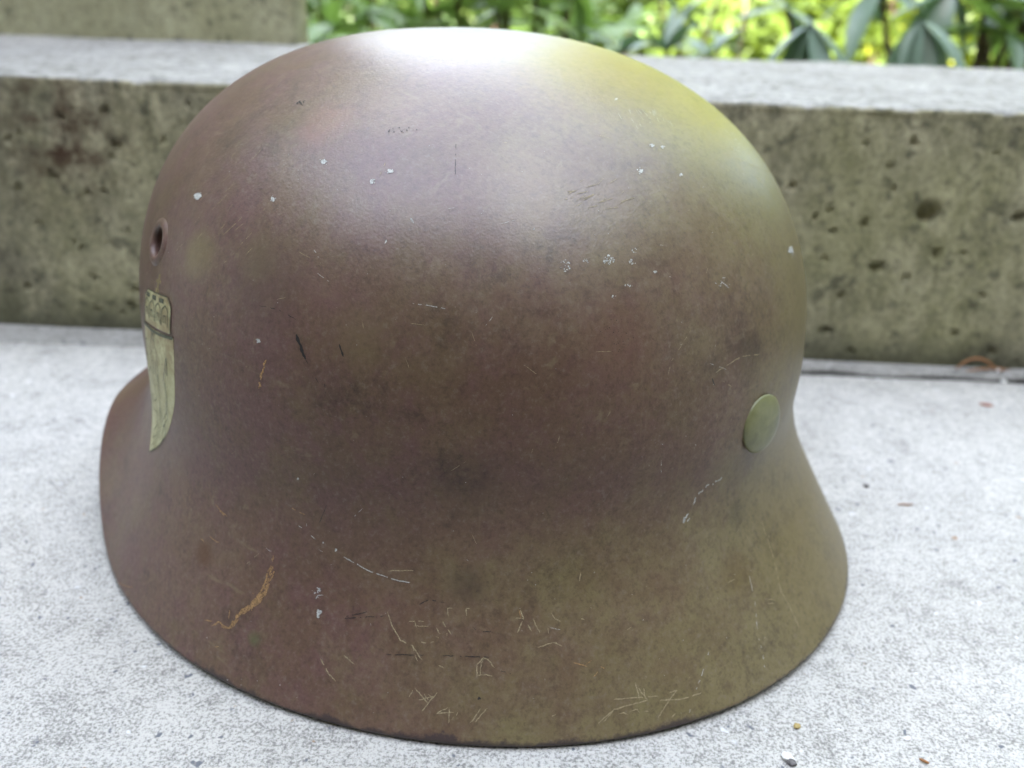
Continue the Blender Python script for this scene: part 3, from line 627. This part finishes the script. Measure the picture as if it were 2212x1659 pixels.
# ------------------------------------------------------------------ foliage
def leaf_mat(name, dark, light, rough=.38, trans=.35, tcol=(.25, .42, .05)):
    m = Mat(name); oi = m.n('ShaderNodeObjectInfo'); n = m.noise(25, 3)
    f_ = m.math('ADD', m.math('MULTIPLY', oi.outputs['Random'], .7), m.math('MULTIPLY', n, .3))
    c_ = m.mix(f_, dark, light)
    m.set(Base_Color=c_, Roughness=rough, Specular_IOR_Level=.55)
    tr = m.n('ShaderNodeBsdfTranslucent'); m.L(m.mix(.6, c_, tcol), tr.inputs['Color'])
    ms = m.n('ShaderNodeMixShader'); ms.inputs[0].default_value = trans
    m.L(m.b.outputs[0], ms.inputs[1]); m.L(tr.outputs[0], ms.inputs[2]); m.L(ms.outputs[0], m.out.inputs['Surface'])
    return m.m
bark = plain('bark', (.10, .07, .045), .85, .35, 60)
def leaf_mesh(name, curl, fold, wid):
    v, f = [], []; n = 7
    for i in range(n):
        s = i / (n - 1); ww = wid * max(.04, math.sin(math.pi * min(1, s * .96 + .03)) ** .8); y = s; z = -curl * s * s
        v += [(-ww, y, z + fold * ww), (0, y, z), (ww, y, z + fold * ww)]
    for i in range(n - 1):
        a = i * 3; f += [(a, a + 1, a + 4, a + 3), (a + 1, a + 2, a + 5, a + 4)]
    me = bpy.data.meshes.new(name); me.from_pydata(v, [], f); me.polygons.foreach_set('use_smooth', [True] * len(f)); me.update(); return me
LM1 = leaf_mat('leaf_bright', (.12, .21, .06), (.24, .34, .13)); LM2 = leaf_mat('leaf_blue_green', (.11, .165, .125), (.18, .25, .19), .33, .2, (.12, .25, .06)); LM3 = leaf_mat('leaf_dark', (.03, .065, .03), (.075, .125, .05), .35, .3)  # sky sheen put into the blue-green colour, deep shade into the dark one
meshes = {}
for nm_, mt in (('a', LM1), ('b', LM2), ('c', LM3)):
    meshes[nm_] = [leaf_mesh('leaf', c_, fd_, wd_) for c_, fd_, wd_ in ((.10, .35, .14), (.25, .25, .15), (.02, .4, .12), (.4, .3, .15))]
    for q in meshes[nm_]: q.materials.append(mt)
def tube(pts, r0, r1, seg=6):
    v = []; n = len(pts)
    for i, p in enumerate(pts):
        d = (pts[min(i + 1, n - 1)] - pts[max(i - 1, 0)]).normalized(); a = d.cross(Vector((.3, 1, .1))).normalized(); b_ = d.cross(a); rr = r0 + (r1 - r0) * i / (n - 1)
        for k in range(seg): v.append(p + a * rr * math.cos(k * 6.283 / seg) + b_ * rr * math.sin(k * 6.283 / seg))
    return v, grid_faces(n, seg, True)
def shrub(base, whorls, label, kind):
    """whorls: (x, y, z, leaf length, count, lowest elevation, highest elevation)"""
    root = empty('rhododendron', base); tag(root, label, 'shrub', 'rhododendrons behind the step'); B = Vector(base)
    for (x, y, z, ln, cnt, e0, e1) in whorls:
        tip = Vector((x, y, z)) - B; mid = tip * .5 + Vector((random.uniform(-.04, .04), random.uniform(-.04, .04), -.03 + .2 * abs(tip.z) * .3))
        pts = [Vector((0, 0, 0)).lerp(mid, k / 4) if k <= 4 else mid.lerp(tip, (k - 4) / 4) for k in range(9)]
        v, f = tube(pts, .006, .0025); mesh_obj('stem', v, f, bark, root)
        a0 = random.uniform(0, 6.28)
        for k in range(cnt):
            o = bpy.data.objects.new('leaf', random.choice(meshes[kind])); col.objects.link(o); o.parent = root
            s = ln * random.uniform(.75, 1.15); el = R(random.uniform(e0, e1)); az = a0 + k * 6.283 / cnt + random.uniform(-.3, .3)
            o.location = tip; o.scale = (s, s, s); o.rotation_euler = (el, random.uniform(-.35, .35), az)
    return root
def wpx(px, py, dist, ln, cnt=8, e0=-25, e1=45):
    p = at_y(px, py, dist); return (p.x, p.y, p.z, ln, cnt, e0, e1)
def fill(px0, px1, n, d0, d1, ln, e0=-25, e1=50, y0=-150, y1=115):
    return [wpx(random.uniform(px0, px1), random.uniform(y0, y1), random.uniform(d0, d1), ln * random.uniform(.85, 1.15), random.randint(6, 9), e0, e1) for _ in range(n)]
def gbase(px, d): p = at_y(px, 60, d); return (p.x, d, ground_z(d) - .01)
shrub(gbase(760, 1.35), [wpx(725, 55, 1.15, .075), wpx(800, 25, 1.2, .08), wpx(770, 80, 1.05, .06), wpx(700, 10, 1.3, .08)] + fill(640, 860, 12, 1.1, 1.6, .075), 'bright green rhododendron growing next to the end of the concrete block', 'a')
shrub(gbase(1000, 1.45), [wpx(1010, 20, 1.25, .08), wpx(1085, 28, 1.2, .085, 8, -10, 60), wpx(930, 35, 1.3, .08)] + fill(870, 1110, 14, 1.15, 1.7, .08), 'mid green rhododendron showing over the top of the helmet crown', 'a')
shrub(gbase(1250, 1.4), [wpx(1255, 92, 1.12, .075, 8, 0, 80), wpx(1180, 20, 1.3, .08), wpx(1330, 60, 1.4, .08)] + fill(1130, 1380, 12, 1.15, 1.7, .078), 'pale green rhododendron with upright leaves right of the helmet crown', 'a')
shrub(gbase(1450, 1.3), [wpx(1440, 112, 1.08, .055, 8, 10, 85), wpx(1340, 118, 1.05, .055, 7, 0, 60), wpx(1530, 115, 1.2, .055, 7, -5, 50)] + fill(1380, 1640, 5, 1.3, 1.8, .06), 'low rhododendron with narrow blue green leaves at the tread edge', 'b')
shrub(gbase(1760, 1.15), [wpx(1752, 52, .98, .085, 7, -75, -25), wpx(1700, 20, 1.15, .07, 7, -60, 20)], 'rhododendron with one drooping blue green leaf whorl over the tread', 'b')
shrub(gbase(2000, 1.1), [wpx(1988, 42, .93, .095, 8, -70, -25), wpx(2060, -20, 1.05, .09, 8, -60, 0), wpx(1900, -30, 1.1, .08, 7, -50, 20)], 'rhododendron with large grey green drooping leaves beside the sunny gap', 'b')
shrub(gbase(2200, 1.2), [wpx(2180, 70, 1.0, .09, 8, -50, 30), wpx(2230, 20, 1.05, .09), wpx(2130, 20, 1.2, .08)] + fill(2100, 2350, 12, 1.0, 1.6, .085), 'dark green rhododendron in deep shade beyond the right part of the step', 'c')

def crown_leaves(n, centre, radii, size, seed, clumps=18):
    r = np.random.default_rng(seed); C_ = np.array(centre); Rd = np.array(radii)
    cc = r.normal(size=(clumps, 3)); cc /= np.linalg.norm(cc, axis=1)[:, None]; cc *= r.uniform(.35, .95, (clumps, 1)); cr_ = r.uniform(.25, .5, clumps)
    k = r.integers(0, clumps, n); d = r.normal(size=(n, 3)); d /= np.linalg.norm(d, axis=1)[:, None]
    p = C_ + Rd * (cc[k] + d * cr_[k][:, None] * r.uniform(.3, 1, (n, 1)) ** .5)
    a = r.normal(size=(n, 3)); a /= np.linalg.norm(a, axis=1)[:, None]; b_ = np.cross(a, r.normal(size=(n, 3))); b_ /= np.linalg.norm(b_, axis=1)[:, None]
    s = size * r.uniform(.6, 1.3, (n, 1))
    v = np.stack([p - a * s, p + b_ * s * .45, p + a * s, p - b_ * s * .45], 1).reshape(-1, 3)
    return v, [(4 * i, 4 * i + 1, 4 * i + 2, 4 * i + 3) for i in range(n)]
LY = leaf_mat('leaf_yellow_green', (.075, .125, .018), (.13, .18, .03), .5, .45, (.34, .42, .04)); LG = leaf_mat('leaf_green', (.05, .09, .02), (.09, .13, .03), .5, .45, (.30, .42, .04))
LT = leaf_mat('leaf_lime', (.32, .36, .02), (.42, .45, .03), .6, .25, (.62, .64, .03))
def bush(name, base, rad, hgt, size, n, mat, label, cat, seed, group=None, trunk_r=.02):
    root = empty(name, base); tag(root, label, cat, group)
    v, f = crown_leaves(n, (0, 0, hgt * .55), (rad, rad, hgt * .5), size, seed); o = mesh_obj('crown', v, f, mat, root, False)
    for k in range(4):
        a = k * 1.6 + seed; tip = Vector((rad * .5 * math.cos(a), rad * .5 * math.sin(a), hgt * .75)); pts = [Vector((0, 0, 0)).lerp(tip, q / 5) + Vector((0, 0, .05 * math.sin(q))) * hgt * .3 for q in range(6)]
        v, f = tube(pts, trunk_r, trunk_r * .4); mesh_obj('stem', v, f, bark, root)
    return root
GZ_ = -.27
bush('broadleaf_bush', (-.75, 3.0, GZ_), .7, .9, .035, 4500, LG, 'small leaved green bush far behind the concrete block end', 'bush', 1)
bush('broadleaf_bush', (.35, 2.9, GZ_), .75, .9, .032, 5000, LG, 'sunny green bush far behind the helmet crown', 'bush', 2)
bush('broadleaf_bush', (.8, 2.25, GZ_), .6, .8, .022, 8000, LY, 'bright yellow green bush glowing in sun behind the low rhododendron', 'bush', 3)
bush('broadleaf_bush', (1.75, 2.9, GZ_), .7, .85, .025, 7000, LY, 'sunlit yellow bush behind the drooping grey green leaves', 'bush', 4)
bush('broadleaf_bush', (2.9, 3.6, GZ_), .9, 1.2, .04, 5000, LG, 'shaded green bush beyond the dark rhododendron', 'bush', 5)
def tree(base, hgt, crown_r, crown_z, size, n, mat, label, seed):
    root = empty('tree', base); tag(root, label, 'tree')
    v, f = tube([Vector((.05 * math.sin(k), .05 * math.cos(k), hgt * .8 * k / 8)) for k in range(9)], .12, .03, 10); mesh_obj('trunk', v, f, bark, root)
    v, f = crown_leaves(n, (0, 0, crown_z), (crown_r, crown_r, hgt - crown_z), size, seed, 30); mesh_obj('crown', v, f, mat, root, False)
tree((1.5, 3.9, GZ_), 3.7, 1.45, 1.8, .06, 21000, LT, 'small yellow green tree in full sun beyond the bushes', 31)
tree((-.6, 9.0, GZ_), 3.2, 2.0, 1.4, .12, 8000, LG, 'far green tree added beyond the bushes to dim low sky reflections', 37)  # added ahead to dim the low sky mirrored in the dome
tree((3.3, 2.5, GZ_), 3.0, 1.0, 1.5, .07, 8000, LG, 'tall green tree added to close a sky gap beside the yellow tree', 36)  # added to plug a bright sky gap in the dome's right edge
tree((-2.1, 2.0, GZ_), 4.4, 1.3, 2.2, .09, 11000, LG, 'unseen tall green tree added behind the concrete block to darken reflections', 32)  # this and the following trees are added occluders for the dome's sides
tree((-2.7, .1, -.03), 3.2, 1.2, 1.6, .08, 9000, LG, 'unseen tall green tree added at the end of the paving to darken reflections', 33)
tree((2.75, .9, -.03), 3.0, 1.15, 1.5, .08, 9000, LG, 'unseen tall green tree added beyond the dark rhododendron to darken reflections', 34)
tree((2.9, -.9, -.03), 3.2, 1.2, 1.6, .08, 9000, LG, 'unseen tall green tree added to the right behind the camera to darken reflections', 35)

# ------------------------------------------------------------------ unseen building added behind the camera for shade and dark reflections
added_house = empty('added_house', (0, -1.15, -.17)); tag(added_house, 'unseen brown timber wall with a short eave, added to shade the paved step', 'added_house')
wood = Mat('stained_timber'); n = wood.noise(14, 5, .6, stretch=(.15, 1, 1)); wood.set(Base_Color=wood.ramp(n, .3, .7, (.060, .044, .032, 1), (.105, .078, .055, 1)), Roughness=.65)
def box(name, x0, x1, y0, y1, z0, z1, mat, parent):
    v = [(x, y, z) for z in (z0, z1) for y in (y0, y1) for x in (x0, x1)]
    return mesh_obj(name, v, [(0, 2, 3, 1), (4, 5, 7, 6), (0, 1, 5, 4), (2, 6, 7, 3), (0, 4, 6, 2), (1, 3, 7, 5)], mat, parent, False)
box('wall', -4, 4, -3, -.03, 0, 2.15, wood.m, added_house)
for k in range(11): box('siding_board', -4, 4, -.028, .0 + .004 * (k % 2), .02 + k * .182, .02 + k * .182 + .174, wood.m, added_house)
box('roof', -4.3, 4.3, -3.2, .25, 2.16, 2.26, plain('roof_tar', (.05, .05, .05), .9, .3, 40), added_house)
